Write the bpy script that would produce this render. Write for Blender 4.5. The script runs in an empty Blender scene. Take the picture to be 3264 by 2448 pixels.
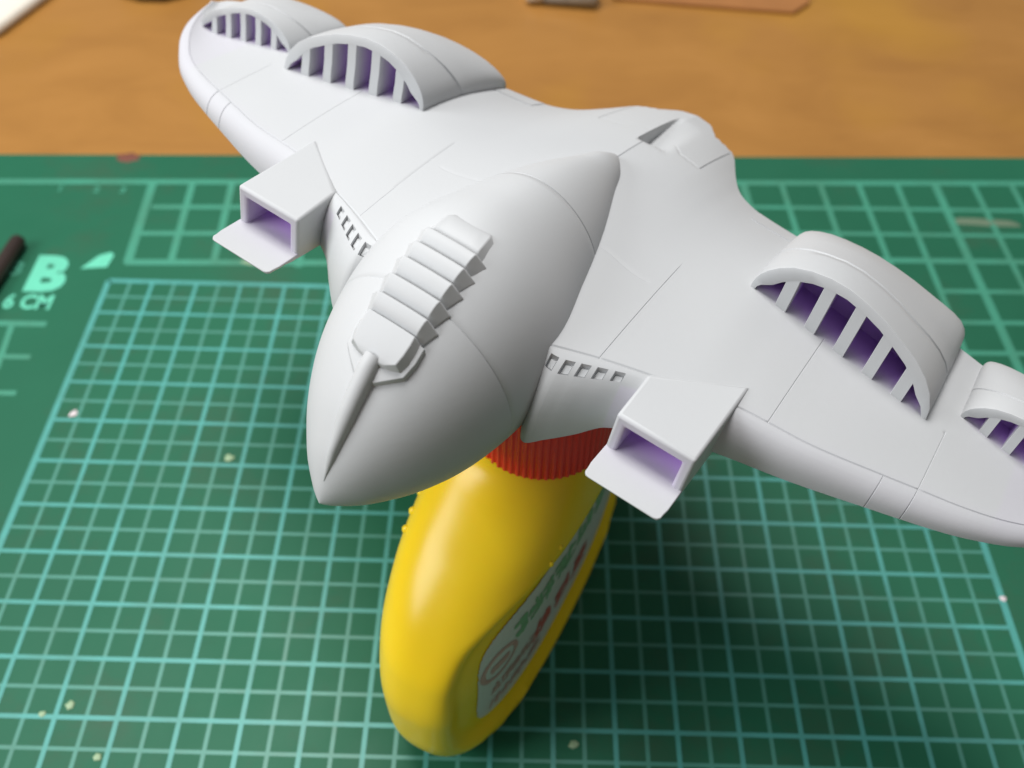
import bpy, bmesh, math, random
from mathutils import Vector, Matrix, noise
random.seed(7)
S = 0.01                        # one millimetre of the place in scene units
scene = bpy.context.scene
scene.unit_settings.scale_length = 0.1

# ---------------------------------------------------------------- camera
cd = bpy.data.cameras.new('camera'); cam = bpy.data.objects.new('camera', cd)
scene.collection.objects.link(cam); scene.camera = cam
cam.rotation_mode = 'XYZ'
CR = Matrix(((0.999648, -0.026512, -0.001253), (0.019446, 0.763719, -0.645256), (0.018065, 0.645004, 0.763966))); CC = Vector((91.7500, -158.6400, 155.2800))
cam.matrix_world = Matrix.Translation(CC * S) @ CR.to_4x4()
cd.sensor_width = 36.0; cd.lens = 34.23
cd.clip_start = 0.05; cd.clip_end = 60
cd.dof.use_dof = True; cd.dof.focus_distance = 109 * S; cd.dof.aperture_fstop = 2.6

# ---------------------------------------------------------------- light
scene.view_settings.view_transform = 'Standard'; scene.view_settings.look = 'None'
scene.view_settings.exposure = 0.0; scene.view_settings.gamma = 1.0
w = bpy.data.worlds.new('World'); scene.world = w; w.use_nodes = True
bg = w.node_tree.nodes['Background']
bg.inputs[0].default_value = (0.93, 0.97, 1.0, 1); bg.inputs[1].default_value = 0.18
def area(name, loc, target, size, power, col, sy=None):
    l = bpy.data.lights.new(name, 'AREA'); l.energy = power; l.color = col
    l.shape = 'RECTANGLE'; l.size = size; l.size_y = sy or size
    o = bpy.data.objects.new(name, l); scene.collection.objects.link(o)
    o.location = Vector(loc) * S
    o.rotation_euler = (Vector(target) - Vector(loc)).to_track_quat('-Z', 'Y').to_euler()
    return o
area('window_light', (-375, -185, 360), (100, -60, 40), 3.4, 276, (0.95, 0.98, 1.0), 2.6)
area('ceiling_light', (0, 110, 820), (100, -20, 0), 3.2, 680, (0.995, 0.985, 0.975), 3.0)

# ---------------------------------------------------------------- materials
def new_mat(name):
    m = bpy.data.materials.new(name); m.use_nodes = True
    nt = m.node_tree; b = nt.nodes['Principled BSDF']
    return m, nt, b
def nd(nt, t, **kw):
    n = nt.nodes.new(t)
    for k, v in kw.items(): setattr(n, k, v)
    return n
def tex_noise(nt, scale, detail=4, rough=0.55, coord='Object'):
    tc = nd(nt, 'ShaderNodeTexCoord'); n = nd(nt, 'ShaderNodeTexNoise')
    n.inputs['Scale'].default_value = scale; n.inputs['Detail'].default_value = detail
    n.inputs['Roughness'].default_value = rough
    nt.links.new(tc.outputs[coord], n.inputs['Vector']); return n
def ramp(nt, src, stops):
    r = nd(nt, 'ShaderNodeValToRGB'); e = r.color_ramp.elements
    e[0].position, e[0].color = stops[0]; e[1].position, e[1].color = stops[-1]
    for p, c in stops[1:-1]:
        x = e.new(p); x.color = c
    nt.links.new(src, r.inputs[0]); return r
def mixc(nt, a, b, f):
    m = nd(nt, 'ShaderNodeMix'); m.data_type = 'RGBA'
    for s, v in ((m.inputs[6], a), (m.inputs[7], b), (m.inputs[0], f)):
        if hasattr(v, 'links'): nt.links.new(v, s)
        else: s.default_value = v
    return m.outputs[2]
def bump(nt, b, h, strength, dist):
    n = nd(nt, 'ShaderNodeBump'); n.inputs['Strength'].default_value = strength
    n.inputs['Distance'].default_value = dist
    nt.links.new(h, n.inputs['Height']); nt.links.new(n.outputs[0], b.inputs['Normal'])

def paint_material():
    m, nt, b = new_mat('sprayed_paint')
    at = nd(nt, 'ShaderNodeVertexColor'); at.layer_name = 'tint'
    sep = nd(nt, 'ShaderNodeSeparateColor'); nt.links.new(at.outputs[0], sep.inputs[0])
    n = tex_noise(nt, 2.2, 3)
    base = ramp(nt, n.outputs[0], [(0.3, (0.482, 0.489, 0.497, 1)), (0.7, (0.518, 0.524, 0.528, 1))])
    c1 = mixc(nt, base.outputs[0], (0.60, 0.37, 0.82, 1), sep.outputs[0])
    nt.links.new(c1, b.inputs['Base Color'])
    b.inputs['Roughness'].default_value = 0.55
    b.inputs['Specular IOR Level'].default_value = 0.32
    n2 = tex_noise(nt, 95, 3)
    bump(nt, b, n2.outputs[0], 0.10, 0.0012)
    return m
M_PAINT = paint_material()

def simple(name, col, rough=0.5, spec=0.5, nscale=8, var=0.08, bscale=None, bstr=0.1, bdist=0.001, sss=0):
    m, nt, b = new_mat(name)
    n = tex_noise(nt, nscale, 4)
    lo = tuple(c * (1 - var) for c in col) + (1,); hi = tuple(min(1, c * (1 + var)) for c in col) + (1,)
    r = ramp(nt, n.outputs[0], [(0.3, lo), (0.7, hi)])
    nt.links.new(r.outputs[0], b.inputs['Base Color'])
    b.inputs['Roughness'].default_value = rough; b.inputs['Specular IOR Level'].default_value = spec
    if sss:
        b.inputs['Subsurface Weight'].default_value = sss
        b.inputs['Subsurface Radius'].default_value = (1, 0.6, 0.15); b.inputs['Subsurface Scale'].default_value = 0.02
    if bscale:
        n2 = tex_noise(nt, bscale, 3); bump(nt, b, n2.outputs[0], bstr, bdist)
    return m
M_YELLOW = simple('yellow_plastic', (1.0, 0.64, 0.016), 0.27, 0.32, 3, 0.04, 9, 0.10, 0.004, sss=0.25)
M_RED = simple('red_plastic', (0.88, 0.035, 0.032), 0.38, 0.5, 5, 0.05, sss=0.1)
M_LABEL = simple('label_paper', (0.66, 0.63, 0.56), 0.4, 0.5, 6, 0.04)
M_LRED = simple('label_red_ink', (0.58, 0.12, 0.10), 0.4, 0.4)
M_LPINK = simple('label_pink_ink', (0.56, 0.31, 0.26), 0.4, 0.4)
M_LGREEN = simple('label_green_ink', (0.24, 0.42, 0.22), 0.4, 0.4)
M_ROD = simple('dark_brown_wood', (0.035, 0.022, 0.018), 0.45, 0.4, 6, 0.3)
M_SPECK = simple('dried_paint', (0.70, 0.60, 0.62), 0.5, 0.4)
M_SPECK2 = simple('dried_putty', (0.30, 0.42, 0.25), 0.5, 0.4)
M_WHITE = simple('white_plastic', (0.75, 0.70, 0.60), 0.35, 0.5)
M_WHITE2 = simple('cream_plastic', (0.78, 0.72, 0.62), 0.4, 0.4)
M_METAL = simple('grey_metal', (0.36, 0.36, 0.33), 0.3, 0.6, 30, 0.25)
M_TRAY = simple('amber_acrylic', (0.36, 0.15, 0.045), 0.3, 0.5, 6, 0.1)

def mat_material():
    m, nt, b = new_mat('green_vinyl')
    n = tex_noise(nt, 1.6, 5, 0.6)
    r = ramp(nt, n.outputs[0], [(0.25, (0.010, 0.098, 0.050, 1)), (0.6, (0.012, 0.117, 0.060, 1)), (0.8, (0.020, 0.114, 0.058, 1))])
    # worn brownish scuffs
    n3 = tex_noise(nt, 4.2, 6, 0.7)
    f = ramp(nt, n3.outputs[0], [(0.52, (0, 0, 0, 1)), (0.72, (0.55, 0.55, 0.55, 1))])
    c1 = mixc(nt, r.outputs[0], (0.042, 0.080, 0.044, 1), f.outputs[0])
    nt.links.new(c1, b.inputs['Base Color'])
    n4 = tex_noise(nt, 6, 5)
    rr = ramp(nt, n4.outputs[0], [(0.3, (0.50, 0.50, 0.50, 1)), (0.7, (0.62, 0.62, 0.62, 1))])
    nt.links.new(rr.outputs[0], b.inputs['Roughness'])
    b.inputs['Specular IOR Level'].default_value = 0.28
    n2 = tex_noise(nt, 160, 2); bump(nt, b, n2.outputs[0], 0.25, 0.001)
    return m
M_MAT = mat_material()
def ink(name, col, worn):
    m, nt, b = new_mat(name)
    n = tex_noise(nt, 7, 6, 0.65)
    f = ramp(nt, n.outputs[0], [(0.42, (0, 0, 0, 1)), (0.75, (worn, worn, worn, 1))])
    c1 = mixc(nt, tuple(col) + (1,), (0.05, 0.13, 0.07, 1), f.outputs[0])
    nt.links.new(c1, b.inputs['Base Color']); b.inputs['Roughness'].default_value = 0.45
    return m
M_INK_CYAN = ink('cyan_ink', (0.070, 0.325, 0.285), 0.5)
M_INK_THIN = ink('pale_green_ink', (0.062, 0.25, 0.19), 0.5)
M_INK_BOX = ink('green_ink', (0.052, 0.27, 0.175), 0.5)
M_INK_TEXT = ink('mint_ink', (0.13, 0.56, 0.38), 0.3)

def table_material():
    m, nt, b = new_mat('table_wood')
    tc = nd(nt, 'ShaderNodeTexCoord'); mp = nd(nt, 'ShaderNodeMapping')
    mp.inputs['Scale'].default_value = (1.0, 1.9, 1)
    nt.links.new(tc.outputs['Object'], mp.inputs[0])
    n = nd(nt, 'ShaderNodeTexNoise'); n.inputs['Scale'].default_value = 2.3; n.inputs['Detail'].default_value = 7
    n.inputs['Roughness'].default_value = 0.6; n.inputs['Distortion'].default_value = 0.6
    nt.links.new(mp.outputs[0], n.inputs['Vector'])
    r = ramp(nt, n.outputs[0], [(0.2, (0.290, 0.126, 0.024, 1)), (0.5, (0.350, 0.158, 0.032, 1)), (0.8, (0.405, 0.188, 0.042, 1))])
    n2 = tex_noise(nt, 1.1, 3)
    f = ramp(nt, n2.outputs[0], [(0.5, (0, 0, 0, 1)), (0.68, (0.5, 0.5, 0.5, 1))])
    c1 = mixc(nt, r.outputs[0], (0.44, 0.22, 0.020, 1), f.outputs[0])
    nt.links.new(c1, b.inputs['Base Color']); b.inputs['Roughness'].default_value = 0.42
    n4 = nd(nt, 'ShaderNodeTexNoise'); n4.inputs['Scale'].default_value = 30; n4.inputs['Detail'].default_value = 4
    nt.links.new(mp.outputs[0], n4.inputs['Vector']); bump(nt, b, n4.outputs[0], 0.15, 0.003)
    return m
M_TABLE = table_material()

# ---------------------------------------------------------------- helpers
col = scene.collection
def link(name, verts, faces, mat, parent=None, smooth=True, scale=True, tint=None, sharp=None, bevel=None):
    me = bpy.data.meshes.new(name)
    k = S if scale else 1
    me.from_pydata([(v[0] * k, v[1] * k, v[2] * k) for v in verts], [], faces)
    me.validate()
    bm = bmesh.new(); bm.from_mesh(me)
    bmesh.ops.recalc_face_normals(bm, faces=bm.faces); bm.to_mesh(me); bm.free()
    for p in me.polygons: p.use_smooth = smooth
    if smooth and sharp: me.set_sharp_from_angle(angle=math.radians(sharp))
    me.materials.append(mat)
    if tint is not None:
        ca = me.color_attributes.new('tint', 'FLOAT_COLOR', 'POINT')
        for i, v in enumerate(me.vertices):
            t = tint(v.co.x / k, v.co.y / k, v.co.z / k); ca.data[i].color = (t, t, t, 1)
    o = bpy.data.objects.new(name, me); col.objects.link(o)
    if parent: o.parent = parent
    if bevel:
        b = o.modifiers.new('bevel', 'BEVEL'); b.width = bevel[0] * S; b.segments = bevel[1]
        b.limit_method = 'ANGLE'; b.angle_limit = math.radians(35); b.harden_normals = False
    return o
def tag(o, label=None, cat=None, group=None, kind=None):
    if label: o['label'] = label
    if cat: o['category'] = cat
    if group: o['group'] = group
    if kind: o['kind'] = kind
    return o
def empty(name, loc):
    o = bpy.data.objects.new(name, None); o.empty_display_size = 0.05
    col.objects.link(o); o.location = Vector(loc) * S; return o
def interp(x, xs, ys):
    if x <= xs[0]: return ys[0]
    for i in range(len(xs) - 1):
        if x <= xs[i + 1]:
            t = (x - xs[i]) / (xs[i + 1] - xs[i]); return ys[i] + t * (ys[i + 1] - ys[i])
    return ys[-1]
class Curve:                     # smooth monotone interpolation
    def __init__(s, xs, ys):
        s.x, s.y = xs, ys; n = len(xs)
        d = [(ys[i+1] - ys[i]) / (xs[i+1] - xs[i]) for i in range(n - 1)]
        m = [d[0]] + [0 if d[i-1] * d[i] <= 0 else 2 * d[i-1] * d[i] / (d[i-1] + d[i]) for i in range(1, n - 1)] + [d[-1]]
        s.m = m
    def __call__(s, v):
        x, y, m = s.x, s.y, s.m
        if v <= x[0]: return y[0]
        if v >= x[-1]: return y[-1]
        i = 0
        while v > x[i+1]: i += 1
        h = x[i+1] - x[i]; t = (v - x[i]) / h
        return (2*t**3 - 3*t*t + 1) * y[i] + (t**3 - 2*t*t + t) * h * m[i] + (-2*t**3 + 3*t*t) * y[i+1] + (t**3 - t*t) * h * m[i+1]
def smooth01(t):
    t = max(0, min(1, t)); return t * t * (3 - 2 * t)
def grid_faces(nu, nv, wrap_v=False):
    F = []
    for i in range(nu - 1):
        for j in range(nv if wrap_v else nv - 1):
            a = i * nv + j; b = i * nv + (j + 1) % nv
            F.append((a, b, b + nv, a + nv))
    return F

# ---------------------------------------------------------------- setting
def ground(name, x0, y0, x1, y1, z, mat, n=2):
    V = [(x0, y0, z), (x1, y0, z), (x1, y1, z), (x0, y1, z)]
    return link(name, V, [(0, 1, 2, 3)], mat, smooth=False)
tb = ground('table_top', -1500, -1200, 1700, 1500, -3.0, M_TABLE); tag(tb, kind='structure')

# cutting mat: a 3 mm sheet, its far edge a little askew to the print
cm = empty('cutting_mat', (90, -40, -3))
tag(cm, 'green cutting mat printed with a pale grid, lying on the orange wooden table', 'cutting mat')
def loc_mat(v): return (v[0] - 90, v[1] + 40, v[2] + 3)
def edge_y(x): return 46.9 + (x - 0) * 0.038
pts = []
def corner(cx, cy, r, a0):
    return [(cx + r * math.cos(math.radians(a0 + a)), cy + r * math.sin(math.radians(a0 + a))) for a in range(0, 91, 15)]
pts = corner(-118, edge_y(-118) - 4, 4, 90)[::1]
pts = [(p[0], p[1]) for p in corner(-118, -246, 4, 180)] + [(p[0], p[1]) for p in corner(336, -246, 4, 270)] \
    + [(p[0], p[1]) for p in corner(336, edge_y(336) - 4, 4, 0)] + [(p[0], p[1]) for p in corner(-118, edge_y(-118) - 4, 4, 90)]
n = len(pts)
V = [loc_mat((x, y, -2.98)) for x, y in pts] + [loc_mat((x, y, -0.25)) for x, y in pts] \
    + [loc_mat((x + (0.25 if x < 100 else -0.25), y + (0.25 if y < -60 else -0.25), 0)) for x, y in pts]
F = [tuple(range(n - 1, -1, -1)), tuple(range(2 * n, 3 * n))]
for k in (0, n):
    F += [(k + i, k + (i + 1) % n, k + n + (i + 1) % n, k + n + i) for i in range(n)]
link('sheet', V, F, M_MAT, cm, smooth=False)

class Lines:
    def __init__(s): s.V = []; s.F = []
    def seg(s, a, b, w, z):
        a = Vector(a); b = Vector(b); d = (b - a).normalized(); p = Vector((-d.y, d.x)) * w / 2
        i = len(s.V)
        for q in (a - p, b - p, b + p, a + p): s.V.append(loc_mat((q.x, q.y, z)))
        s.F.append((i, i + 1, i + 2, i + 3))
    def build(s, name, m): return link(name, s.V, s.F, m, cm, smooth=False)
NV = 40
g = Lines(); h = Lines(); t2 = Lines()
for u in range(1, 36):
    (g if u % 2 == 0 else h).seg((u * 5, -0.5), (u * 5, -NV * 5), 0.8 if u % 2 == 0 else 0.68, 0.055 if u % 2 == 0 else 0.035)
for v in range(1, NV):
    (t2 if v % 2 == 0 else h).seg((0.5, -v * 5), (179.5, -v * 5), 0.78 if v % 2 == 0 else 0.65, 0.045 if v % 2 == 0 else 0.03)
fr = Lines()
for a, b in (((0, 0), (180, 0)), ((180, 0), (180, -NV * 5)), ((180, -NV * 5), (0, -NV * 5)), ((0, -NV * 5), (0, 0))): fr.seg(a, b, 1.25, 0.065)
g.build('grid_line_set', M_INK_CYAN); t2.build('cross_line_set', M_INK_CYAN); h.build('half_line_set', M_INK_THIN); fr.build('grid_border', M_INK_CYAN)
bx = Lines()
def fy(x): return 35.6 + x * 0.0395
bx.seg((-112, fy(-112)), (330, fy(330)), 1.9, 0.05)
for i in range(0, 7):
    x = 0.9 + i * 9.85; bx.seg((x, fy(x)), (x + 1.7, 6.0), 2.1 if i == 0 else 1.7, 0.06)
bx.seg((2.0, 6.2), (72, 8.6), 1.9, 0.05)
for k, yy in enumerate((26.0, 16.3)): bx.seg((3, yy), (72, yy + 2.6), 1.5, 0.04)
for i in range(0, 18):
    x = 149.4 + i * 9.86; yb = 4 if i < 4 else -24
    bx.seg((x, fy(x)), (x + (1.6 if i < 5 else 1.9), yb), 2.0 if i % 5 == 0 else 1.4, 0.06)
for yy, x0, ww in ((32.0, 149, 1.3), (22.5, 149, 1.3), (13.2, 149, 1.7), (3.8, 190, 1.3), (-6.1, 190, 1.3), (-15.3, 190, 1.3), (-24, 190, 1.3)):
    bx.seg((x0, yy), (330, yy + (330 - x0) * 0.02), ww, 0.045)
# scale ticks at the left of the grid
bx.seg((-60, -14.3), (-9.6, -14.0), 1.6, 0.05); bx.seg((-60, -23.8), (-9.8, -23.6), 1.3, 0.05); bx.seg((-60, -33.7), (-9.4, -33.5), 1.3, 0.05)
bx.seg((-16.9, -14.6), (-15.6, -27.5), 1.3, 0.06)
bx.build('box_line_set', M_INK_BOX)

def text_mesh(name, s, size, loc, mat, parent, offset=0.0, xs=1.0, rot=0, z=0.07, extr=0):
    cu = bpy.data.curves.new(name, 'FONT'); cu.body = s; cu.size = size * S
    cu.offset = offset * S; cu.resolution_u = 3; cu.extrude = extr * S
    o = bpy.data.objects.new(name, cu); col.objects.link(o)
    bpy.context.view_layer.update()
    me = bpy.data.meshes.new_from_object(o.evaluated_get(bpy.context.evaluated_depsgraph_get()))
    col.objects.unlink(o); bpy.data.objects.remove(o)
    me.materials.clear(); me.materials.append(mat); me.name = name
    r = bpy.data.objects.new(name, me); col.objects.link(r); r.parent = parent
    r.location = Vector(loc) * S; r.scale = (xs, 1, 1); r.rotation_euler = (0, 0, rot)
    return r
l_ = loc_mat((-18.6, -3.4, 0.07)); text_mesh('letter', 'B', 15.2, l_, M_INK_TEXT, cm, 0.8, 0.98)
l_ = loc_mat((-23.6, 1.0, 0.07)); text_mesh('digit', '3', 6.2, l_, M_INK_BOX, cm, 0.2, 1.1)
l_ = loc_mat((-21.2, -9.4, 0.07)); text_mesh('lettering', '6 CM', 6.0, l_, M_INK_TEXT, cm, 0.2, 0.80)
tv = [loc_mat(p) for p in ((-7.6, 3.6, .07), (-1.7, 4.4, .07), (-1.2, 8.6, .07), (-2.2, 9.4, .07), (-4.6, 8.2, .07))]
link('triangle_mark', tv, [(0, 1, 2, 3, 4)], M_INK_TEXT, cm, smooth=False)
# small print along the left of the top frame
for i, (x, s) in enumerate(((-21, '1'), (-12, '2'), (-5.5, '3'))):
    text_mesh('digit', s, 3.2, loc_mat((x - 1, 31.0, 0.07)), M_INK_BOX, cm, 0.1)

# dried paint drops
def blob(name, x, y, r, mat, label, z=0.02, n=14, squash=0.35, seed=0, el=1.0, ang=0):
    rnd = random.Random(seed); V = []; F = []; rings = 5
    amp = [1 + rnd.uniform(-.22, .22) for _ in range(n)]
    for k in range(rings):
        a = k / rings * math.pi / 2
        for i in range(n):
            th = 2 * math.pi * i / n; rr = r * math.cos(a) * amp[i]
            px, py = rr * math.cos(th) * el, rr * math.sin(th)
            V.append((px * math.cos(ang) - py * math.sin(ang), px * math.sin(ang) + py * math.cos(ang), r * squash * math.sin(a)))
    V.append((0, 0, r * squash))
    F = grid_faces(rings, n, True) + [(len(V) - 1 - n + i, len(V) - 1 - n + (i + 1) % n, len(V) - 1) for i in range(n)] + [tuple(range(n - 1, -1, -1))]
    o = link(name, V, F, mat, smooth=True); o.location = (x * S, y * S, z * S)
    tag(o, label, name.replace('_', ' '), 'dried drops on the cutting mat' if name == 'paint_drop' else 'dried glue smears on the cutting mat'); return o
blob('paint_drop', 3.9, -38.4, .7, M_SPECK, 'pinkish white dried drop of paint just inside the left edge of the grid', seed=1, el=1.4, ang=.9)
blob('paint_drop', 37.3, -48.3, .9, M_SPECK2, 'pale green dried speck in the grid left of the aircraft nose', seed=2)
blob('paint_drop', 21.8, -98.0, .75, M_SPECK2, 'pale yellow speck low at the left of the grid, right of a close pair', seed=3)
blob('paint_drop', 17.9, -99.6, .6, M_SPECK2, 'tiny greenish speck on a grid line, the left one of a close pair', seed=4)
blob('paint_drop', 103.3, -102.3, .62, M_SPECK2, 'pale green speck in front of the yellow bottle, right of its foot', seed=5, el=1.3)
blob('paint_drop', 180.2, -74.4, .6, M_SPECK, 'small white drop on the right border line of the grid', seed=6)
blob('paint_drop', 28.6, -106.2, .7, M_SPECK2, 'yellowish speck nearest the bottom left corner of the view', seed=7)
blob('paint_drop', -8.0, 45.2, 2.0, simple('rust_stain', (0.16, 0.05, 0.03), 0.6), 'dark red stain on the far edge of the mat left of the wing tip', squash=.06, seed=8, el=1.5)

blob('glue_smear', 207, 28.5, 1.5, simple('glue_haze', (0.13, 0.19, 0.12), 0.5), 'long beige glue smear across the grid lines right of the aircraft tail', squash=.03, seed=11, el=6, ang=-.06)
blob('glue_smear', 33.5, 7.2, 1.3, simple('glue_film', (0.24, 0.33, 0.20), 0.5), 'pale yellowish glue smear on the mat behind the left air intake', squash=.04, seed=12, el=4.5, ang=-.05)

# ---------------------------------------------------------------- model aircraft
AR = Matrix(((-0.828929, -0.539557, 0.147496), (0.551668, -0.832168, 0.056210), (0.092413, 0.127963, 0.987464))); AO = Vector((104.2782, -53.8146, 73.6728))
craft = bpy.data.objects.new('model_aircraft', None); craft.empty_display_size = 0.1
col.objects.link(craft); craft.matrix_world = Matrix.Translation(AO * S) @ AR.to_4x4()
tag(craft, 'white flying wing model aircraft with grilled scoops, propped on the red bottle cap', 'model aircraft')

yL = Curve([0, 8, 12, 17, 21.7, 27, 31, 35, 39.5, 47.5, 51.3, 56, 60, 63.3, 66.3, 69.3, 72.0, 74.0, 75.4],
           [37.5, 36, 34, 31.6, 29.7, 27.8, 26.3, 25.3, 24.2, 21.2, 19.7, 17.9, 16.0, 13.9, 11.3, 8.2, 4.6, 1.0, -2.2])
zL = Curve([0, 12, 21.7, 31, 39, 48, 60, 66.3, 75.4], [2.6, 2.0, 1.3, 0.5, -.8, -2.3, -4.2, -5.2, -6.4])
yE = Curve([0, 10, 11.2, 12, 12.7, 13.6, 15.3, 17.6, 20.3, 25, 31, 39, 47.6, 51.5, 56.6, 60, 63.2, 67.3, 70.2, 72.9, 74.6, 75.9],
           [34.5, 34.6, 35.2, 36.6, 37.7, 38.3, 37.4, 35.5, 33.2, 31.0, 29.0, 26.8, 23.7, 22.2, 20.0, 18.2, 16.2, 12.6, 9.6, 5.7, 1.7, -2.4])
zE = Curve([0, 12, 13.6, 15.3, 17.6, 20.3, 31, 47.6, 60, 75.9], [-10.2, -10.0, -9.1, -8.0, -7.0, -5.6, -4.7, -5.4, -6.3, -6.9])
yT = Curve([0, 2.6, 3.6, 5.2, 7.5, 9.0, 10.2, 11.5, 13, 14.5, 17, 18.5, 25, 36, 47.5, 52, 60, 68, 72, 75.0, 75.9],
           [-28.3, -27.9, -26.2, -24.7, -24.3, -23.0, -20.6, -17.8, -15.2, -13.5, -12.5, -12.2, -11.6, -10.7, -8.8, -8.0, -7.0, -6.8, -6.2, -4.8, -2.8])
zT = Curve([0, 25, 47.5, 60, 75.9], [-2.0, -2.2, -3.6, -5.1, -6.9])
CR_ = Curve([0, 8, 16, 24.8, 30, 37, 45, 49, 60, 70, 75.9], [4.3, 4.0, 3.5, 2.95, 2.0, .45, -1.15, -2.0, -4.5, -6.6, -7.0])
def drop(v): return (1 - v / .42) ** 1.7 if v < .42 else ((v - .42) / .58) ** 1.8
yTs = Curve([0, 4, 8, 11, 14, 18, 22, 28, 36, 47.5, 60, 75.9], [-29, -27.2, -23.6, -19.2, -15.4, -12.9, -12.1, -11.4, -10.7, -8.8, -7.4, -6.0])
def top_at(x, y):
    ax = abs(x); a, b = yL(ax), yTs(ax); v = max(0, min(1.05, (a - y) / max(2.0, a - b))); C = CR_(ax)
    if v < .42: return C + (zL(ax) - C) * drop(v)
    return C + (zT(ax) - C) * drop(v)
SLOTS = [(12.3, 13.3), (13.95, 14.95), (15.5, 16.5), (17.05, 18.1), (18.75, 19.8)]
XG = [16.6, 34.7, 51.5, 47.7]     # engraved chordwise lines
xs = set()
x = 0.0
while x < 60: xs.add(round(x, 3)); x += 0.62 if (x < 11 or x > 13.6) else 0.3
while x < 75.9: xs.add(round(x, 3)); x += max(0.12, 0.6 * math.sqrt(max(0, (76.2 - x) / 16)))
xs.add(75.9)
xs = [x for x in xs if all(abs(x - g_) > .24 for g_ in XG + [8.2, 0.9]) and all(abs(x - e) > .12 for s_ in SLOTS for e in s_)]
GW = .085
for g_ in XG + [8.2]: xs += [g_ - GW, g_ - .03, g_ + .03, g_ + GW]
for s_ in SLOTS: xs += [s_[0], s_[0] + .05, s_[1] - .05, s_[1]]
xs += [.1, .3, .45, .8, .95, 1.05, 1.15]; xs = [x for x in xs if abs(x - .62) > .01]
xs = sorted(xs); XS = [-x for x in reversed(xs) if x > 0] + xs
vs = [0.0]
rows = []                          # (zone, parameter): a = leading-edge arc, t = top, b = bottom
for a in [1 - i / 16 for i in range(16)]: rows.append(('a', a))
ex = [.17, .185, .335, .35, .06, .045]
rows = sorted(rows + [('a', e) for e in ex if all(abs(e - r[1]) > .004 for r in rows)], key=lambda r: -r[1])
rows += [('t', 0.0)]
tv_ = [.0035, .008, .015, .03] + [.03 + .97 * i / 84 for i in range(1, 85)]
tv_ = [t for t in tv_ if all(abs(t - q) > .006 for q in (.302, .772))] + [.299, .3015, .3025, .305, .769, .7715, .7725, .775]
rows += [('t', t) for t in sorted(tv_)]
rows += [('b', i / 18) for i in range(0, 19)]
def tail_teeth(x):
    ax = abs(x)
    if 4.2 < ax < 7.8: return 0.8 * (0.5 + 0.5 * math.sin((ax - 4.2) / 3.6 * 2 * math.pi * 3 - 1.57))
    return 0
def wing_point(x, zone, p):
    ax = abs(x); yl, zl, ye, ze = yL(ax), zL(ax), yE(ax), zE(ax)
    yt = yT(ax) + tail_teeth(x); zt = top_at(ax, yt)
    if ye < yl: ye = yl
    if ax > 75.89: return Vector((x, -2.5, -6.9))
    if zone == 'a':
        q = math.sin(p * math.pi / 2); r = math.cos(p * math.pi / 2)
        y, z = yl + (ye - yl) * q, ze + (zl - ze) * (r ** 0.9 if r > 0 else 0)
        # engraved seams over the leading edge, recessed slots at the root
        d = 0
        for g_ in (47.7, 51.5):
            if abs(ax - g_) < .05: d = .13
        if p < .05: pass
        for s0, s1 in SLOTS:
            if s0 + .02 < ax < s1 - .02 and .18 < p < .34: d = .6
        ny, nz = q * .8, r; L_ = math.hypot(ny, nz) or 1
        return Vector((x, y - d * ny / L_, z - d * nz / L_))
    if zone == 't':
        y = yl + (yt - yl) * p; z = top_at(x, y); d = 0
        if p == 0.0 : d = .15
        if ax < .05 and -8.7 < y < 1: d = .14
        if abs(ax - 16.6) < .05 and .0 < p < .42: d = .09
        if abs(ax - 34.7) < .05 and .0 < p < .44: d = .11
        if abs(ax - 51.5) < .05 and .0 < p < .37: d = .10
        if abs(ax - 8.2) < .05 and .772 < p < .985: d = .2
        if 6.5 < ax < 15 and abs(p - .302) < .001: d = .05
        if (-8.2 < x < -3.5 or 1.2 < x < 8.2) and abs(p - .772) < .001: d = .06
        # exhaust trough down the middle of the tail
        if -3.4 < x < 1.06 and -23.5 < y < -8.3:
            k = max(0, 1 - ((-8.6 - y) / 14.6)) ** .9 * smooth01((-8.3 - y) / .9)
            d += 2.9 * k * (max(0, (x + 3.4) / 4.2) if x < .81 else max(0, 1 - (x - .81) / .22))
        if x > 0 and d < .25 and ax > 1.2 and p > 0: d *= .45
        return Vector((x, y, z - d))
    t = p
    y = ye + (yt - ye) * t; z0 = ze + (zt - .45 - ze) * t
    z = z0 - math.sin(math.pi * t) ** .7 * 1.6 * max(0, 1 - ax / 80)
    if t == 0: z = ze - .02
    return Vector((x, y, z))
def nacelle_purple(x, y, z):
    ax = abs(x)
    t = 0
    for x0, x1, yf, d in ((24.4, 49.0, 9.6, 1.0), (52.2, 70.8, 5.0, .75)):
        if x0 + 1.0 * d < ax < x1 - 1.6 * d and y < yf + 1.5 and y > yf - 18 * d:
            t = max(t, .92 * smooth01((yf + .7 - y) / (4.2 * d)))
    if ax > 60 and y > 2: t = max(t, .05)
    le = yE(min(ax, 75)) - y
    if ax > 31 and le < 4: t = max(t, .045 * (1 - le / 4))
    if 22.4 < ax < 30.6 and y > 25 and z < .2: t = .95
    if 20 < ax < 22 and y > 30 and z < 0: t = max(t, .10)
    return t
nr = len(rows)
P = [[wing_point(x, z_, p_) for z_, p_ in rows] for x in XS]
def split(name, keep_rows, keep_x, parent, cap=True):
    V = []; idx = {}
    F = []
    for i in range(len(XS) - 1):
        if not (keep_x(XS[i]) and keep_x(XS[i + 1])): continue
        for j in keep_rows:
            ks = ((i, j), (i, j + 1), (i + 1, j + 1), (i + 1, j))
            f = []
            for k in ks:
                k = (k[0], k[1] % nr)
                if k not in idx: idx[k] = len(V); V.append(P[k[0]][k[1]])
                f.append(idx[k])
            F.append(tuple(f))
    return V, F
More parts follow.
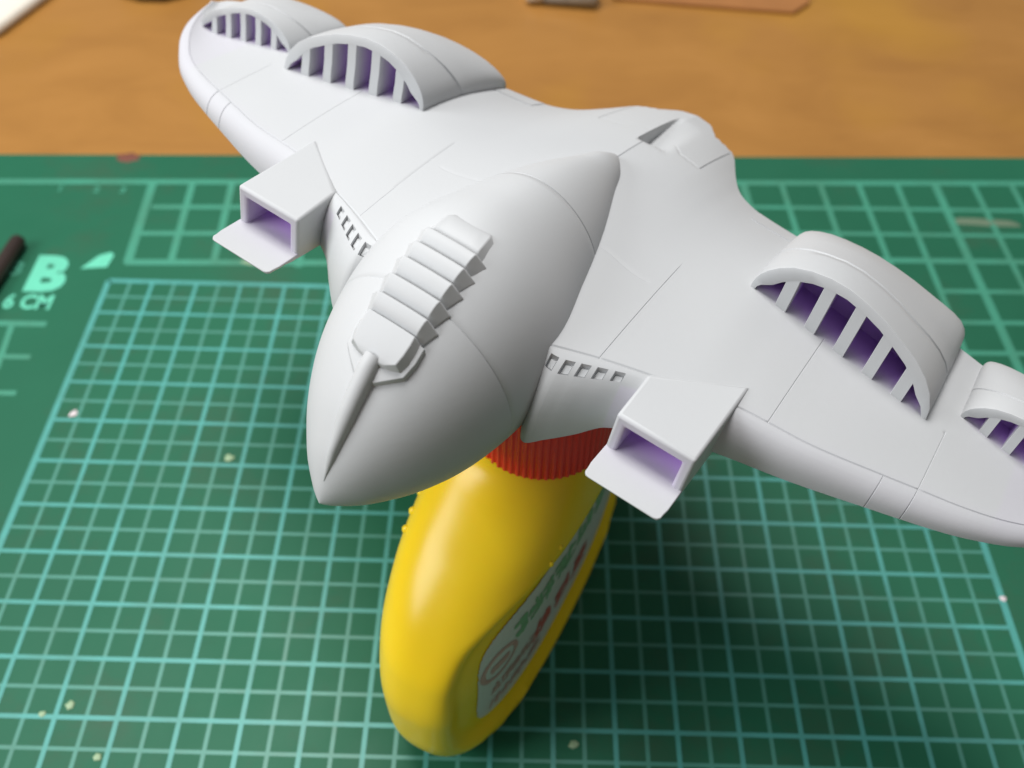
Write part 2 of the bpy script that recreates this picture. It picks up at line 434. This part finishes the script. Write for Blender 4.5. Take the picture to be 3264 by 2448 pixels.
ia = [j for j, r in enumerate(rows) if r[0] == 'a']; it = [j for j, r in enumerate(rows) if r[0] == 't']; ib = [j for j, r in enumerate(rows) if r[0] == 'b']
allrows = list(range(nr - 1))
# wing skin (top and underside); leading edge pieces are separate mouldings
V, F = split('wing', [j for j in allrows if j >= it[0]], lambda x: True, craft)
wing = link('wing', V, F, M_PAINT, craft, tint=nacelle_purple, sharp=38)
for nm, lo, hi in (('leading_edge', 31, 76), ('leading_edge', -76, -31), ('slotted_root_edge', 11.4, 31), ('slotted_root_edge', -31, -11.4)):
    V, F = split(nm, ia, lambda x: lo - .35 <= x <= hi + .35, craft)
    o = link(nm, V, F, M_PAINT, craft, tint=nacelle_purple, sharp=38)
    if nm == 'slotted_root_edge':
        sg = 1 if lo > 0 else -1
        for s0, s1 in SLOTS:
            q = [wing_point(sg * a, 'a', b) for a, b in ((s0 + .12, .195), (s1 - .12, .195), (s1 - .12, .325), (s0 + .12, .325))]
            nrm = (q[1] - q[0]).cross(q[3] - q[0]).normalized()
            if nrm.z < 0: nrm = -nrm
            top = [p_ + nrm * .14 for p_ in q]
            cen = sum(top, Vector()) / 4; top = [cen + (p_ - cen) * .82 for p_ in top]
            link('window', q + top, [(0, 1, 2, 3), (4, 5, 6, 7), (0, 1, 5, 4), (1, 2, 6, 5), (2, 3, 7, 6), (3, 0, 4, 7)], M_PAINT, o, smooth=False, tint=lambda x, y, z: 0)

# ---- raised trailing edge flaps just outboard of the tail
for sg in (-1, 1):
    V = []; nx_ = 10
    for i in range(nx_ + 1):
        x_ = 17.9 + 6.4 * i / nx_; yb = yT(x_) + .15
        for y_, d_ in ((-7.7, -.3), (-7.75, .10), ((-7.75 + yb) / 2, .12), (yb, .10), (yb, -.3)): V.append((sg * x_, y_, top_at(x_, y_) + d_))
    F = grid_faces(nx_ + 1, 5) + [(0, 1, 2, 3, 4), tuple(nx_ * 5 + k for k in range(5))]
    link('flap', V, F, M_PAINT, craft, tint=lambda x, y, z: 0, sharp=40)

# ---- central pod (fuselage)
T0 = Vector((0, 0, 4.0)); N0 = Vector((0, 56.7, -13.7)); PL = (N0 - T0).length; PA = (N0 - T0) / PL
PU = Vector((0, 0.2979874, 0.9545698))
KN = [0, .04, .12, .25, .4, .55, .7, .82, .91, .97, 1.0]
KR = [0] + [1.877, 3.956, 7.183, 10.195, 12.664, 12.003, 9.511, 6.043, 2.623] + [0]; ASP = 1.161; BEND = 3.086; PE = 1.9
def pgrad():
    m = []
    for i in range(len(KN)):
        if i == 0: m.append((KR[1] - KR[0]) / (KN[1] - KN[0]) * 1.5)
        elif i == len(KN) - 1: m.append((KR[-1] - KR[-2]) / (KN[-1] - KN[-2]) * 1.5)
        else:
            h1, h2 = KN[i] - KN[i-1], KN[i+1] - KN[i]
            m.append((h1*h1*KR[i+1] + (h2*h2 - h1*h1)*KR[i] - h2*h2*KR[i-1]) / (h1*h2*(h1+h2)))
    return m
KM = pgrad()
def prof(t):
    t = max(0, min(1, t)); i = 0
    while i < len(KN) - 2 and t > KN[i+1]: i += 1
    h = KN[i+1] - KN[i]; s = (t - KN[i]) / h
    return max(0, (2*s**3-3*s*s+1)*KR[i] + (s**3-2*s*s+s)*h*KM[i] + (-2*s**3+3*s*s)*KR[i+1] + (s**3-s*s)*h*KM[i+1])
def spow(v, e): return math.copysign(abs(v) ** e, v)
def pod_pt(s, th, dr=0):
    r = prof(s) - dr; r = max(r, 0)
    bend = BEND * 4 * s * (1 - s)
    xx = r * spow(math.cos(th), 2 / PE); nn = bend + ASP * r * spow(math.sin(th), 2 / PE)
    tl = s * PL - .056 * nn * 4 * s * (1 - s)
    return T0 + PA * tl + Vector((xx, 0, 0)) + PU * nn
ss = [0.0, .004, .012] + [.02 + .96 * i / 70 for i in range(71)] + [.988, .995, 1.0]
for g_ in (.69, .32):
    ss = [s for s in ss if abs(s - g_) > .006] + [g_ - .0018, g_ - .0004, g_ + .0004, g_ + .0018]
ss = sorted(ss); NT = 96
V = []
for s in ss:
    dr = .10 if (abs(s - .69) < .0006 or abs(s - .32) < .0006) else 0
    for k in range(NT): V.append(pod_pt(s, 2 * math.pi * k / NT, dr))
pod = link('fuselage_pod', V, grid_faces(len(ss), NT, True), M_PAINT, craft, tint=lambda x, y, z: 0, sharp=50)
def psurf(t, x, h):
    r = prof(t); ax = min(abs(x), r * .999)
    nn = BEND * 4 * t * (1 - t) + ASP * (r ** PE - ax ** PE) ** (1 / PE)
    return T0 + PA * (t * PL) + Vector((x, 0, 0)) + PU * (nn + h)
def nflat(t): return BEND * 4 * t * (1 - t) + ASP * prof(t)
def pp_(t, x, k, h):             # k = 'f': height over the flat crest plane; 's': height over the curved skin
    if k == 's': return psurf(t, x, h)
    return T0 + PA * (t * PL) + Vector((x, 0, 0)) + PU * (nflat(t) + h)
def plate(name, secs, parent, bev=(.13, 2)):
    """secs: list of (t, [(x, kind, h) ...]) cross sections from one edge to the other; a sunk skirt closes it"""
    V = []; m = len(secs[0][1]); L = len(secs)
    for t, pr in secs:
        for x, k, h_ in pr: V.append(pp_(t, x, k, h_))
    F = grid_faces(L, m); n0 = len(V)
    for t, pr in secs:
        for x, k, h_ in pr: V.append(psurf(t, x * .95, -1.2))
    F += [tuple(n0 + q for q in f) for f in grid_faces(L, m)]
    for i in range(m - 1):
        F.append((i, i + 1, n0 + i + 1, n0 + i)); F.append(((L-1)*m + i, (L-1)*m + i + 1, n0 + (L-1)*m + i + 1, n0 + (L-1)*m + i))
    for j in range(L - 1):
        for e in (0, m - 1): F.append((j*m + e, (j+1)*m + e, n0 + (j+1)*m + e, n0 + j*m + e))
    return link(name, V, F, M_PAINT, parent, smooth=True, tint=lambda x, y, z: 0, bevel=bev, sharp=32)
def sec(xb, xt, h):
    return [(-xb, 's', -.05), (-xt, 'f', h - .08), (-xt * .5, 'f', h), (0, 'f', h + .03), (xt * .5, 'f', h), (xt, 'f', h - .08), (xb, 's', -.05)]
TS = [.742, .7085, .6735, .638, .604, .570]
for i in range(5):
    f, b = TS[i], TS[i+1]; L = f - b
    plate('armour_plate', [(f + .003, sec(3.40, 2.60, -.55)), (f - L*.03, sec(3.46, 2.70, -.05)), (f - L*.12, sec(3.56, 2.78, .26)), (f - L*.28, sec(3.7, 2.86, .53)), (f - L*.5, sec(3.86, 2.92, .70)), (f - L*.75, sec(4.03, 2.97, .77)), (b + .003, sec(4.2, 3.02, .74)), (b + .0002, sec(4.22, 3.0, .50))], pod, (.07, 2))
plate('rear_plate', [(.571, sec(3.5, 2.7, -.2)), (.566, sec(3.5, 2.78, .18)), (.558, sec(3.45, 2.8, .4)), (.525, sec(3.3, 2.6, .34)), (.514, sec(3.15, 2.3, .05)), (.507, sec(2.8, 1.6, -.15))], pod, (.10, 2))
plate('front_plate', [(.7415, sec(3.6, 2.85, .60)), (.757, sec(3.72, 2.95, .72)), (.775, sec(3.72, 2.9, .78)), (.7935, sec(3.35, 2.7, .85)), (.8015, sec(2.2, 1.7, .8)), (.8045, sec(1.3, .9, .7))], pod, (.16, 3))
def asec(xb, h): return [(-xb, 's', -.02), (-xb + .12, 's', h), (-xb * .5, 's', h), (0, 's', h), (xb * .5, 's', h), (xb - .12, 's', h), (xb, 's', -.02)]
plate('apron', [(.7425, asec(4.05, .28)), (.77, asec(4.05, .34)), (.796, asec(3.7, .36)), (.815, asec(2.4, .34)), (.829, asec(1.3, .3))], pod, (.06, 2))
# keel fin from the front plate down to the nose
V = []; K = 20; ring = 9
for i in range(K + 1):
    q = i / K; t = .80 + (.974 - .80) * q
    wb = interp(q, [0, .15, .5, .85, 1], [1.05, 1.1, .95, .45, .05]); hh = interp(q, [0, .1, .5, .8, 1], [1.3, 1.45, 1.25, .85, .05])
    for k in range(ring):
        a = math.pi * k / (ring - 1)
        xx = -wb * math.cos(a); h_ = hh * math.sin(a) ** .8
        V.append(psurf(t, xx, h_ if 0 < k < ring - 1 else -.3))
F = grid_faces(K + 1, ring) + [tuple(range(ring)), tuple(K * ring + k for k in range(ring))]
link('keel_fin', V, F, M_PAINT, pod, tint=lambda x, y, z: 0, sharp=60)

# ---- nacelles with grilled scoops
ARCH = [(24.4, 2.9), (24.42, 3.6), (24.55, 4.3), (24.9, 5.1), (25.5, 5.9), (26.5, 6.85), (28.0, 7.8), (30.0, 8.45), (32.3, 8.75), (34.6, 8.65),
        (37.2, 8.0), (39.8, 7.0), (42.4, 5.6), (44.6, 4.3), (46.4, 2.8), (47.7, 1.2), (48.6, -.6), (49.0, -2.3)]
HF = Curve([-12.5, -12.4, -12.1, -11.6, -10.8, -9.6, -8, -4, 0, 4, 9.8], [0.0, .18, .33, .43, .50, .57, .63, .76, .86, .93, 1.0])
def nacelle(sg, x0, xs_, yf, ysc, hk):
    k = xs_
    def m(x, y, h):                # x in big-nacelle units from 24.4, y in big units, h = height over the base line
        X = x0 + (x - 24.4) * k; Y = yf + (y - 9.8) * ysc
        return Vector((sg * X, Y, top_at(X, Y) + h * hk))
    def base(x): return 2.9 + (x - 24.4) / 24.6 * -5.2
    def outer(y, inset=0, sc=1.0):
        out = []
        cx = 36.0
        for x, z in ARCH:
            h_ = (z - base(x)) * HF(y) * sc
            xx = cx + (x - cx) * (1 - inset / 12.3)
            e = max(0, (-8.5 - y) / 3.7); xx = cx + (xx - cx) * (1 - .10 * e ** 2)
            out.append((xx, y, max(0, h_ - inset * (1 if h_ > inset else 0))))
        return out
    V = []; F = []; n = len(ARCH)
    # ring line leans back toward the base
    def ringy(x, z): return 0.6 + 3.3 * min(1, (z - base(x)) / 6.5)
    params = [9.8, 9.7, 9.5, 9.0, 8, 7, 6, 5, 'r0', 'r1', 'r2', 'r3', -1, -2, -3, -4, -5, -6, -7, -8, -8.8, -9.6, -10.3, -11, -11.4, -11.8, -12.1, -12.3, -12.42, -12.5]
    prm = [9.8, 9.77, 9.6, 9.3]
    for r_ in params[3:]: prm.append(r_)
    for p_ in prm:
        for i, (x, z) in enumerate(ARCH):
            rb = ringy(x, z)
            if p_ == 'r0': y, cut = rb + .28, 0
            elif p_ == 'r1': y, cut = rb + .05, .22
            elif p_ == 'r2': y, cut = rb - .05, .22
            elif p_ == 'r3': y, cut = rb - .28, 0
            else:
                y, cut = p_, 0
                if p_ >= 5: y = max(p_, 5)
            h_ = (z - base(x)); fz = 1 - .36 * smooth01((2 - y) / 12)
            h_ = 7.6 * (max(0, h_) / 7.6) ** fz * HF(y)
            if p_ == 9.8: cut = .07
            if p_ == 9.77: cut = .02
            e = max(0, (-8.5 - y) / 3.7); xx = 36 + (x - 36) * (1 - .05 * e ** 2) * (1 - cut / 12.5)
            V.append(m(xx, y, h_ - cut if h_ > .3 else h_ - .3))
    L = len(prm); F = grid_faces(L, n)
    # inner lining
    n1 = len(V); inner = [9.8, 9.74, 8.5, 7, 5.5, 4, 3, 2.8]
    for p_ in inner:
        for x, z in ARCH:
            h_ = (z - base(x)) * HF(p_)
            th = (1.35 if p_ < 9.75 else 1.30) * min(1, .40 + max(0, h_) / 4.5)
            xx = 36.4 + (x - 36.4) * (1 - th / 12.6); hh = h_ - th * min(1, h_ / 3.0)
            V.append(m(xx, p_, hh if h_ > .3 else -.3))
    F += [tuple(n1 + q for q in f) for f in grid_faces(len(inner), n)]
    F += [(i, i + 1, n1 + i + 1, n1 + i) for i in range(n - 1)]
    e0 = n1 + (len(inner) - 1) * n; F.append(tuple(e0 + i for i in range(n)))
    y0 = yf
    def tint(x, y, z):
        return 0.0
    o = link('nacelle', V, F, M_PAINT, craft, tint=tint, sharp=42)
    # purple inside: only the lining vertices carry the base coat
    ca = o.data.color_attributes['tint']
    for i in range(n1, len(V)):
        d = (yf - o.data.vertices[i].co.y / S) / ysc
        t = .95 * smooth01(d / 1.4); ca.data[i].color = (t, t, t, 1)
    for c_ in (28.65, 32.75, 36.8, 40.85, 44.85):
        hw = .74; Vv = []; Ff = []
        ztop = lambda x: interp(x, [a[0] for a in ARCH], [a[1] for a in ARCH]) - base(x)
        secs = []
        for y, w_, in ((9.78, hw * .94), (9.72, hw), (8.8, hw), (7.9, hw * .92), (6, hw * .75), (3.5, hw * .7)):
            for sx in (-1, 1):
                xx = c_ + sx * w_
                for hh in (-.5, .18, .5, .85, 1):
                    H = (ztop(xx) - .95) * HF(y)
                    h_ = -.5 if hh == -.5 else H * hh
                    foot = .12 if hh == .18 and y > 8.5 else 0
                    Vv.append(m(xx, y + (.18 if hh in (-.5, .18) and y > 9 else 0), h_))
        for a in range(5):
            for sx in range(2):
                for q in range(4):
                    i0 = a * 10 + sx * 5 + q; Ff.append((i0, i0 + 1, i0 + 11, i0 + 10))
            Ff.append((a*10 + 4, a*10 + 9, a*10 + 19, a*10 + 14)); Ff.append((a*10, a*10 + 5, a*10 + 15, a*10 + 10))
        for q in range(4): Ff.append((q, q + 1, q + 6, q + 5)); Ff.append((50 + q, 51 + q, 56 + q, 55 + q))
        def stint(x, y, z): return .9 * smooth01(((yf - y) / ysc - .6) / 4.0)
        link('grille_bar', Vv, Ff, M_PAINT, o, tint=stint, sharp=40)
    return o
for sg in (-1, 1):
    nacelle(sg, 24.4, 1.0, 9.8, 1.0, 1.0)
    nacelle(sg, 52.2, .755, 5.0, .62, .68)

# ---- square air intakes on the leading edge
def intake(sg):
    def q(x, y, z): return Vector((sg * x, y, z))
    xi, xo, yf = 21.8, 31.15, 36.5
    # outer shell stations from front to back: (y_in, y_out)
    V = [q(xi, yf, -4.45), q(xi, yf, .72), q(xo, yf, .72), q(xo, yf, -4.45),                 # 0-3 front outer
         q(xi + 1.25, yf, -4.45), q(xi + 1.25, yf, -.62), q(xo - 1.25, yf, -.62), q(xo - 1.25, yf, -4.45),   # 4-7 front inner
         q(xi + 1.25, 29, -4.45), q(xi + 1.25, 29, -.62), q(xo - 1.25, 29, -.62), q(xo - 1.25, 29, -4.45),   # 8-11 duct back
         q(xi - .05, 30.0, 1.45), q(xo, 23.1, 1.10),                                            # 12 13 top back corners
         q(xi, 29.8, -5.4), q(xo + .05, 25.4, -5.8),                                           # 14 15 bottom back
         q(xi, yf, -5.0), q(xo, yf, -5.0),                                                   # 16 17 bottom front
         q(xi, 28.0, 0.2), q(xo, 22.8, -.2)]                                                   # 18 19 sunk back
    F = [(0, 1, 5, 4), (1, 2, 6, 5), (2, 3, 7, 6),
         (4, 5, 9, 8), (5, 6, 10, 9), (6, 7, 11, 10), (8, 9, 10, 11),
         (1, 2, 13, 12), (0, 1, 12, 14, 16), (3, 2, 13, 15, 17), (12, 13, 19, 18), (12, 18, 14), (13, 15, 19), (18, 19, 15, 14)]
    def it(x, y, z):
        return 0
    o = link('air_intake', V, F, M_PAINT, craft, smooth=True, tint=it, bevel=(.38, 3), sharp=50)
    ca = o.data.color_attributes['tint']
    for i in (8, 9, 10, 11): ca.data[i].color = (.95, .95, .95, 1)
    for i in (4, 5, 6, 7): ca.data[i].color = (.22, .22, .22, 1)
    # floor and projecting lip, one slab
    ys = [29.2, 31, 33, 34.5, 35.5, 36.5, 37.5, 38.5, 39.5, 40.4, 40.9, 41.25, 41.4]
    V = []; F = []
    for y in ys:
        c_ = .0 if y < 40.4 else (.12 if y < 41 else (.38 if y < 41.3 else .8))
        if y < 36.45: a, b = xi + .06, xo - .06
        else: a, b = xi, xo
        a += c_; b -= c_; zb = -5.0 + (.42 if y > 41.3 else (.25 if y > 38 else 0))
        rowp = [q(a, y, zb), q(a, y, -4.4), q(a + (b - a) * .33, y, -4.38), q(a + (b - a) * .66, y, -4.38), q(b, y, -4.4), q(b, y, zb)]
        if y < 34: rowp = [q(a, y, -5.2), q(a, y, -4.4), rowp[2], rowp[3], q(b, y, -4.4), q(b, y, -5.2)]
        V += rowp
    F = grid_faces(len(ys), 6, True) + [tuple(range(6)), tuple((len(ys) - 1) * 6 + k for k in range(6))]
    link('intake_lip', V, F, M_PAINT, o, tint=lambda x, y, z: .95 * (1 - smooth01((y - 32.0) / 5.2)) + .06 * (1 - smooth01((y - 36) / 5)), bevel=(.12, 2), sharp=45)
for sg in (-1, 1): intake(sg)

# ---------------------------------------------------------------- glue bottle
BX, BY, BA = 94.4, -76.0, -2.015
bottle = empty('glue_bottle', (BX, BY, 0.05)); bottle.rotation_euler = (0, 0, BA)
tag(bottle, 'yellow plastic bottle with ribbed red cap standing on the mat under the model', 'glue bottle')
Wz = Curve([0, .6, 3, 8, 15, 22, 30, 36, 42, 46, 48.5, 50], [22, 26.5, 30.6, 33.8, 35.2, 35.4, 33.6, 29.8, 22.5, 15.5, 11.0, 9.6])
Tz = Curve([0, .6, 3, 8, 15, 22, 30, 36, 42, 46, 48.5, 50], [7.0, 9.2, 10.6, 11.3, 11.8, 12.2, 12.7, 12.5, 11.6, 10.6, 9.9, 9.6])
zs = [0, .25, .6, 1.2, 2, 3.2, 5] + [6 + 38 * i / 64 for i in range(65)] + [45, 46, 47, 48, 49, 50, 50.5, 51, 51.01, 54]
NB = 240
def body_pt(u, z):
    Wv, Tv = Wz(z), Tz(z); e = 2 / interp(z, [0, 40, 50], [2.6, 2.5, 2.0])
    if z > 50: Wv = Tv = 9.4
    if z > 51: Wv = Tv = 8.2
    x, y = Wv * spow(math.cos(u), e), Tv * spow(math.sin(u), e)
    # recessed oval label panel on both broad faces
    if z < 47:
        rr = (abs(x / 34.6) ** 3.2 + abs((z - 21) / 19.8) ** 3.2) ** (1 / 3.2)
        k = 1 - smooth01((rr - .87) / .14)
        if y > 0: y -= 2.8 * k * min(1, y / 6)
    return (x, y, z)
V = [body_pt(2 * math.pi * i / NB, z) for z in zs for i in range(NB)]
F = grid_faces(len(zs), NB, True) + [tuple(range(NB - 1, -1, -1)), tuple((len(zs) - 1) * NB + i for i in range(NB))]
link('body', V, F, M_YELLOW, bottle, sharp=60)
# moulding knobs along both shoulders
def knob(x, y, z, r):
    Vv = []; n_ = 10
    for a in range(6):
        for b_ in range(n_):
            ph = math.pi * a / 5; th = 2 * math.pi * b_ / n_
            Vv.append((x + r * math.sin(ph) * math.cos(th), y + r * math.sin(ph) * math.sin(th), z + r * math.cos(ph)))
    link('knob', Vv, grid_faces(6, n_, True), M_YELLOW, bottle)
for sy in (-1, 1):
    for x, z, kr in ((17.4, 39.2, .72), (15.0, 40.3, .72), (12.4, 41.3, .6)) if sy < 0 else ((14.0, 40.7, .5), (11.6, 41.5, .5)):
        e_ = interp(z, [0, 40, 50], [2.6, 2.5, 2.0]); yy = Tz(z) * max(0, 1 - abs(x / Wz(z)) ** e_) ** (1 / e_)
        knob(x, sy * (yy - .2), z, kr); 
# paper label inside the recess on the face to the right
def label_face_y(x, z, off): # broad face on the +y side of the bottle frame
    Wv, Tv = Wz(z), Tz(z); e_ = interp(z, [0, 40, 50], [2.6, 2.5, 2.0])
    yy = Tv * max(0, 1 - abs(x / Wv) ** e_) ** (1 / e_)
    rr = (abs(x / 34.6) ** 3.2 + abs((z - 21) / 19.8) ** 3.2) ** (1 / 3.2); k = 1 - smooth01((rr - .87) / .14)
    return yy - 2.8 * k * min(1, abs(yy) / 6) + off
def patch(name, inside, x0, x1, z0, z1, nx, nz, mat, parent, off):
    V = []; idx = {}; F = []
    for i in range(nx):
        for j in range(nz):
            xc, zc = x0 + (x1 - x0) * (i + .5) / nx, z0 + (z1 - z0) * (j + .5) / nz
            if not inside(xc, zc): continue
            f = []
            for a, b_ in ((i, j), (i + 1, j), (i + 1, j + 1), (i, j + 1)):
                if (a, b_) not in idx:
                    xx, zz = x0 + (x1 - x0) * a / nx, z0 + (z1 - z0) * b_ / nz
                    idx[(a, b_)] = len(V); V.append((xx, label_face_y(xx, zz, off), zz))
                f.append(idx[(a, b_)])
            F.append(tuple(f))
    return link(name, V, F, mat, parent)
lab = patch('label', lambda x, z: (abs(x) / 27.6) ** 5 + (abs(z - 21) / 14.2) ** 5 < 1, -28.4, 28.4, 6, 36, 300, 150, M_LABEL, bottle, .16)
LABEL_X = 1
random.seed(5)
def stroke_glyph(cx, cz, w_, h_, mat, nstrokes, seed):
    """a small character made of a few brush strokes"""
    rnd = random.Random(seed); segs = []
    for _ in range(nstrokes):
        if rnd.random() < .5: a = (rnd.uniform(-.5, -.2), rnd.uniform(-.45, .45)); b_ = (rnd.uniform(.2, .5), a[1] + rnd.uniform(-.15, .15))
        else: a = (rnd.uniform(-.4, .4), rnd.uniform(.2, .5)); b_ = (a[0] + rnd.uniform(-.25, .25), rnd.uniform(-.5, -.2))
        segs.append((a, b_))
    def ins(x, z):
        px, pz = (x - cx) / w_, (z - cz) / h_
        for (ax, az), (bx_, bz) in segs:
            dx, dz = bx_ - ax, bz - az; t = max(0, min(1, ((px - ax) * dx + (pz - az) * dz) / (dx * dx + dz * dz)))
            if math.hypot(px - ax - t * dx, pz - az - t * dz) < .11: return True
        return False
    patch('printed_character', ins, cx - w_ * .7, cx + w_ * .7, cz - h_ * .7, cz + h_ * .7, 26, 26, mat, lab, .22)
for i, (x_, z_) in enumerate(((-1.5, 17.0), (5.6, 18.0), (12.0, 18.8))): stroke_glyph(x_, z_, 5.4 - .4 * i, 6.4, M_LRED, 7, 11 + i)
for i in range(9): stroke_glyph(-9 + i * 3.5, 29.6 + .1 * i, 3.2, 4.6, M_LGREEN, 6, 31 + i)
for i in range(6): stroke_glyph(12.5 + i * 2.2, 13.0, 2.2, 3.4, M_LPINK, 5, 51 + i)
for i in range(5): stroke_glyph(15 + i * 2.2, 18.4, 2.2, 3.2, M_LPINK, 5, 71 + i)
def ringm(x, z):
    d = math.hypot(x - 23.5, z - 26.0); return 2.9 < d < 3.8 or (d < 1.9 and abs(z - 26) < .9)
patch('printed_emblem', ringm, 19.3, 27.7, 21.8, 30.2, 44, 44, M_LPINK, lab, .23)
# cap with fine vertical ribs
capV = []; NC = 256
prof_c = [(50.3, 8.4, 0), (50.35, 9.5, 0), (50.7, 9.75, 1), (61.0, 9.6, 1), (62.0, 8.9, .4), (62.5, 8.3, 0), (62.6, 0.01, 0)]
CXO, CYO = 0, 0
for z, r, k in prof_c:
    for i in range(NC):
        a = 2 * math.pi * i / NC; rr = r + k * .13 * (1 if i % 4 < 2 else -1)
        capV.append((rr * math.cos(a), rr * math.sin(a), z))
cap = link('cap', capV, grid_faces(len(prof_c), NC, True), M_RED, bottle, sharp=35)
cap.location = (Matrix.Rotation(-BA, 3, 'Z') @ Vector((1.7, -.7, 0))) * S
V = []
for z, r in ((62.5, 5.5), (64.2, 5.0), (67.2, 4.2), (67.2, 0.01)):
    for i in range(32): V.append((r * math.cos(2*math.pi*i/32), r * math.sin(2*math.pi*i/32), z))
link('cap_nipple', V, grid_faces(4, 32, True), M_RED, cap, sharp=35)

# ---------------------------------------------------------------- things around the mat
def rod(name, a, b, r0, r1, mat, label, cat, n=20):
    a = Vector(a); b = Vector(b); d = (b - a); L = d.length; V = []
    st = [(0, .5), (.004, .85), (.012, 1), (.5, 1), (.985, 1), (.996, .8), (1, .4)]
    for t, k in st:
        r = (r0 + (r1 - r0) * t) * k
        for i in range(n): V.append((r * math.cos(2*math.pi*i/n), r * math.sin(2*math.pi*i/n), t * L))
    F = grid_faces(len(st), n, True) + [tuple(range(n - 1, -1, -1)), tuple((len(st) - 1) * n + i for i in range(n))]
    o = link(name, V, F, mat); o.rotation_euler = d.to_track_quat('Z', 'Y').to_euler(); o.location = a * S
    tag(o, label, cat); return o
rod('brush_handle', (-23.4, 11.3, 1.9), (-32.5, -92, 1.9), 1.75, 2.3, M_ROD, 'dark brown brush handle lying on the left side of the mat beside the letter B', 'brush')

pt = empty('paint_tube', (95, 134, -3))
tag(pt, 'grey metal tube with a cream cap lying on the table beyond the aircraft', 'paint tube')
def cyl(name, a, b, r, mat, parent, n=28, b0=.6):
    a = Vector(a); b = Vector(b); d = b - a; L = d.length; V = []
    st = [(0, r - b0), (b0, r), (L - b0, r), (L, r - b0)]
    for t, k in st:
        for i in range(n): V.append((k * math.cos(2*math.pi*i/n), k * math.sin(2*math.pi*i/n), t))
    F = grid_faces(4, n, True) + [tuple(range(n - 1, -1, -1)), tuple(3 * n + i for i in range(n))]
    o = link(name, V, F, mat, parent); o.rotation_euler = d.to_track_quat('Z', 'Y').to_euler(); o.location = a * S
    return o
cyl('cap', (-1.5, 1.6, 4), (4.0, 1.3, 4), 4.0, M_WHITE, pt); cyl('tube_body', (4.1, 1.3, 4.1), (21, -.4, 4.1), 4.1, M_METAL, pt)

def box(name, pts, z0, z1, mat, label, cat, bev=.6):
    n = len(pts); V = [(x, y, z0) for x, y in pts] + [(x, y, z1) for x, y in pts]
    F = [tuple(range(n - 1, -1, -1)), tuple(range(n, 2 * n))] + [(i, (i + 1) % n, n + (i + 1) % n, n + i) for i in range(n)]
    o = link(name, V, F, mat, smooth=False, bevel=(bev, 3)); tag(o, label, cat); return o
box('acrylic_sheet', [(121, 136.5), (152, 133.0), (178, 130.5), (184, 137), (190, 170), (124, 178)], -2.98, -1.6, M_TRAY, 'thin amber brown sheet lying on the table at the top of the view', 'sheet', .5)
box('white_block', [(-100, 96), (-64, 103.5), (-56, 127), (-50, 150), (-120, 170)], -2.98, .5, M_WHITE2, 'cream white object at the top left corner of the view, on the table', 'white block', 3)
box('shadow_block', [(-36, 131), (-28, 127.5), (-20, 127.5), (-13, 132), (-14, 160), (-36, 160)], -2.98, 3, M_ROD, 'dark block standing in for a shadow on the table beyond the left wing tip, its edge just in view', 'shadow block', 2)  # added block, its dark colour stands in for a shadow on the table
